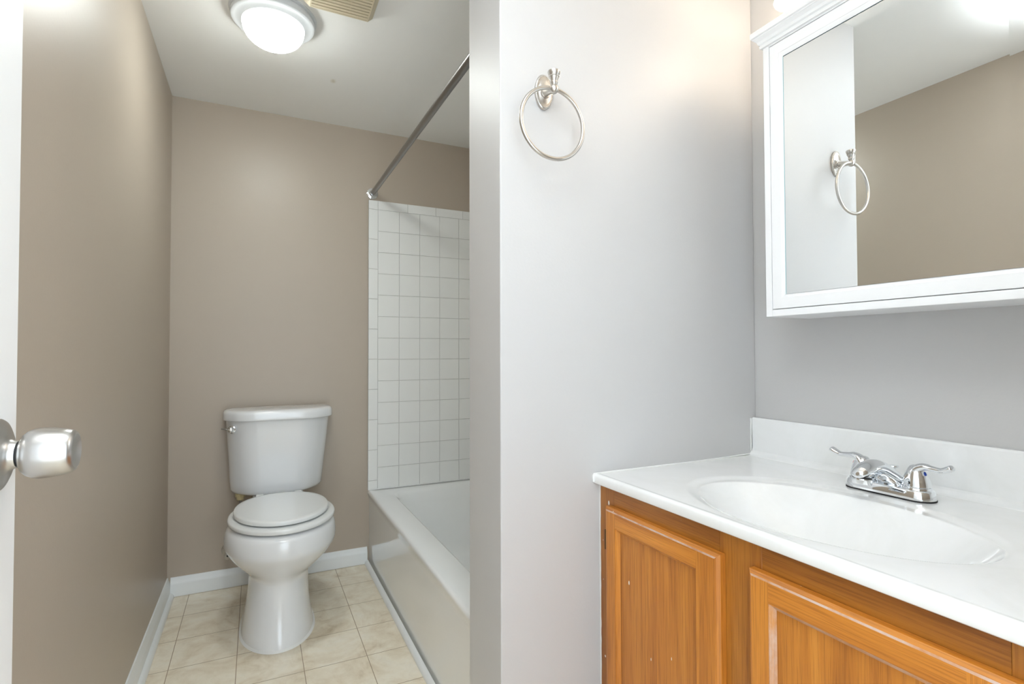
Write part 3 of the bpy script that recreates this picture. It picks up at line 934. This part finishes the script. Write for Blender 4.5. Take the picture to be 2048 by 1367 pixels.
# ------------------------------------------------------------------ faucet
def faucet():
    fx, fy, fz = 1.170, 0.643, ZT-0.0002
    t = thing('faucet', (fx, fy, fz), 'chrome two-handle basin faucet on the back of the white sink top', 'faucet')
    def stadium(z, hx, hy, n=14):
        out = []
        for s, y in ((1, hy-hx), (-1, -(hy-hx))):
            for i in range(n+1):
                a = (0 if s > 0 else pi)+pi*i/n
                out.append(Vector((fx+hx*cos(a), fy+y+hx*sin(a), z)))
        return out
    b = B(); loft(b, [stadium(fz+0.0002, 0.0292, 0.0832), stadium(fz+0.0032, 0.0292, 0.0832)])
    link('gasket', b, M['black'], t, smooth=40)
    b = B()
    loft(b, [stadium(fz+0.0032, 0.0285, 0.0825), stadium(fz+0.010, 0.0280, 0.0820), stadium(fz+0.018, 0.0265, 0.0805), stadium(fz+0.0205, 0.0245, 0.0785), stadium(fz+0.0215, 0.0220, 0.0760)])
    link('base', b, M['chrome'], t, smooth=45)
    # spout: wide saddle that narrows into a rounded nose
    b = B()
    path = [  # x, z centre, half width y, half height
        (1.196, 0.778, 0.030, 0.010), (1.184, 0.787, 0.034, 0.0145), (1.168, 0.798, 0.0285, 0.018), (1.150, 0.810, 0.0215, 0.0185), (1.132, 0.819, 0.0185, 0.0175), (1.114, 0.8225, 0.0178, 0.0163),
        (1.098, 0.8220, 0.0178, 0.0150), (1.084, 0.8195, 0.0172, 0.0125), (1.073, 0.8160, 0.0152, 0.0100), (1.0655, 0.8115, 0.011, 0.0065), (1.062, 0.810, 0.004, 0.0025)]
    P4 = catmull([Vector(p) for p in path], 5)
    rings = []
    for i, p in enumerate(P4):
        a, c = P4[max(0, i-1)], P4[min(len(P4)-1, i+1)]
        tx, tz = (c[0]-a[0]), (c[1]-a[1]); l = sqrt(tx*tx+tz*tz); tx, tz = tx/l, tz/l
        rings.append([Vector((p[0]-tz*p[3]*sin(2*pi*k/32)*-1*-1 if False else p[0]+(-tz)*(-1)*p[3]*sin(2*pi*k/32), fy+p[2]*cos(2*pi*k/32), p[1]+(-tx)*p[3]*sin(2*pi*k/32))) for k in range(32)])
    loft(b, rings)
    sp = link('spout', b, M['chrome'], t, smooth=60)
    b = B()
    lathe(b, (1.0808, fy, 0.8050), (-0.12, 0, -1), [(0, 0.0158), (0.0005, 0.0170), (0.010, 0.0170), (0.0115, 0.0162), (0.0115, 0.0125), (0.009, 0.0120)], 36)
    ae = link('aerator', b, M['chrome'], sp, smooth=40)
    b = B()
    lathe(b, (1.0809, fy, 0.8062), (-0.12, 0, -1), [(0, 0.0166), (0.0012, 0.0166)], 36)
    link('seam', b, M['black'], sp)
    b = B()
    lathe(b, (1.0799, fy, 0.7958), (-0.12, 0, -1), [(0, 0.0123), (0.0008, 0.0123)], 30)
    link('screen', b, M['black'], sp)
    for s in (1, -1):
        y = fy+s*0.0508
        b = B()
        lathe(b, (fx, y, fz+0.021), (0, 0, 1), [(-0.001, 0.0250), (0.003, 0.0250), (0.0045, 0.0242), (0.005, 0.0215), (0.0062, 0.0215), (0.0066, 0.0236), (0.014, 0.0226), (0.024, 0.0202), (0.033, 0.0170), (0.040, 0.0136), (0.0445, 0.0100), (0.0465, 0.005), (0.047, 0.0004)], 40)
        hd = link('handle', b, M['chrome'], t, smooth=40)
        b = B()
        z0 = fz+0.052; q = 1.0 if s > 0 else 0.93
        tube(b, [(fx-0.001, y-s*0.006, z0-0.006), (fx-0.002, y+s*0.004, z0+0.0085), (fx-0.003, y+s*q*0.016, z0+0.0145), (fx-0.003, y+s*q*0.030, z0+0.0135), (fx-0.003, y+s*q*0.046, z0+0.0125), (fx-0.003, y+s*q*0.058, z0+0.0165), (fx-0.003, y+s*q*0.0655, z0+0.0205), (fx-0.003, y+s*q*0.0680, z0+0.0220)],
             [0.0125, 0.0112, 0.0086, 0.0066, 0.0064, 0.0076, 0.0072, 0.0018], 18, flat=(1.25, 0.8), up=(0, 0, 1))
        link('lever', b, M['chrome'], hd, smooth=60)
        b = B()
        n_ = Vector((-0.25, s*0.95, 0.42)).normalized()
        lathe(b, Vector((fx-0.0035, y+s*0.0165, fz+0.0530)), n_, [(-0.002, 0.0034), (0.0010, 0.0032), (0.0016, 0.0005)], 14, sx=0.85, sy=1.25)
        mk = link('temperature_dot', b, M['blue'] if s < 0 else M['red'], hd, smooth=40)
        tag(mk, label='blue cold mark' if s < 0 else 'red hot mark')
    b = B()
    lathe(b, (1.196, fy+0.006, fz+0.019), (0, 0, 1), [(0, 0.003), (0.015, 0.003), (0.016, 0.0058), (0.029, 0.0054), (0.030, 0.0085), (0.0325, 0.0105), (0.0345, 0.0100), (0.036, 0.0005)], 24)
    link('lift_rod', b, M['chrome'], t, smooth=40)
faucet()
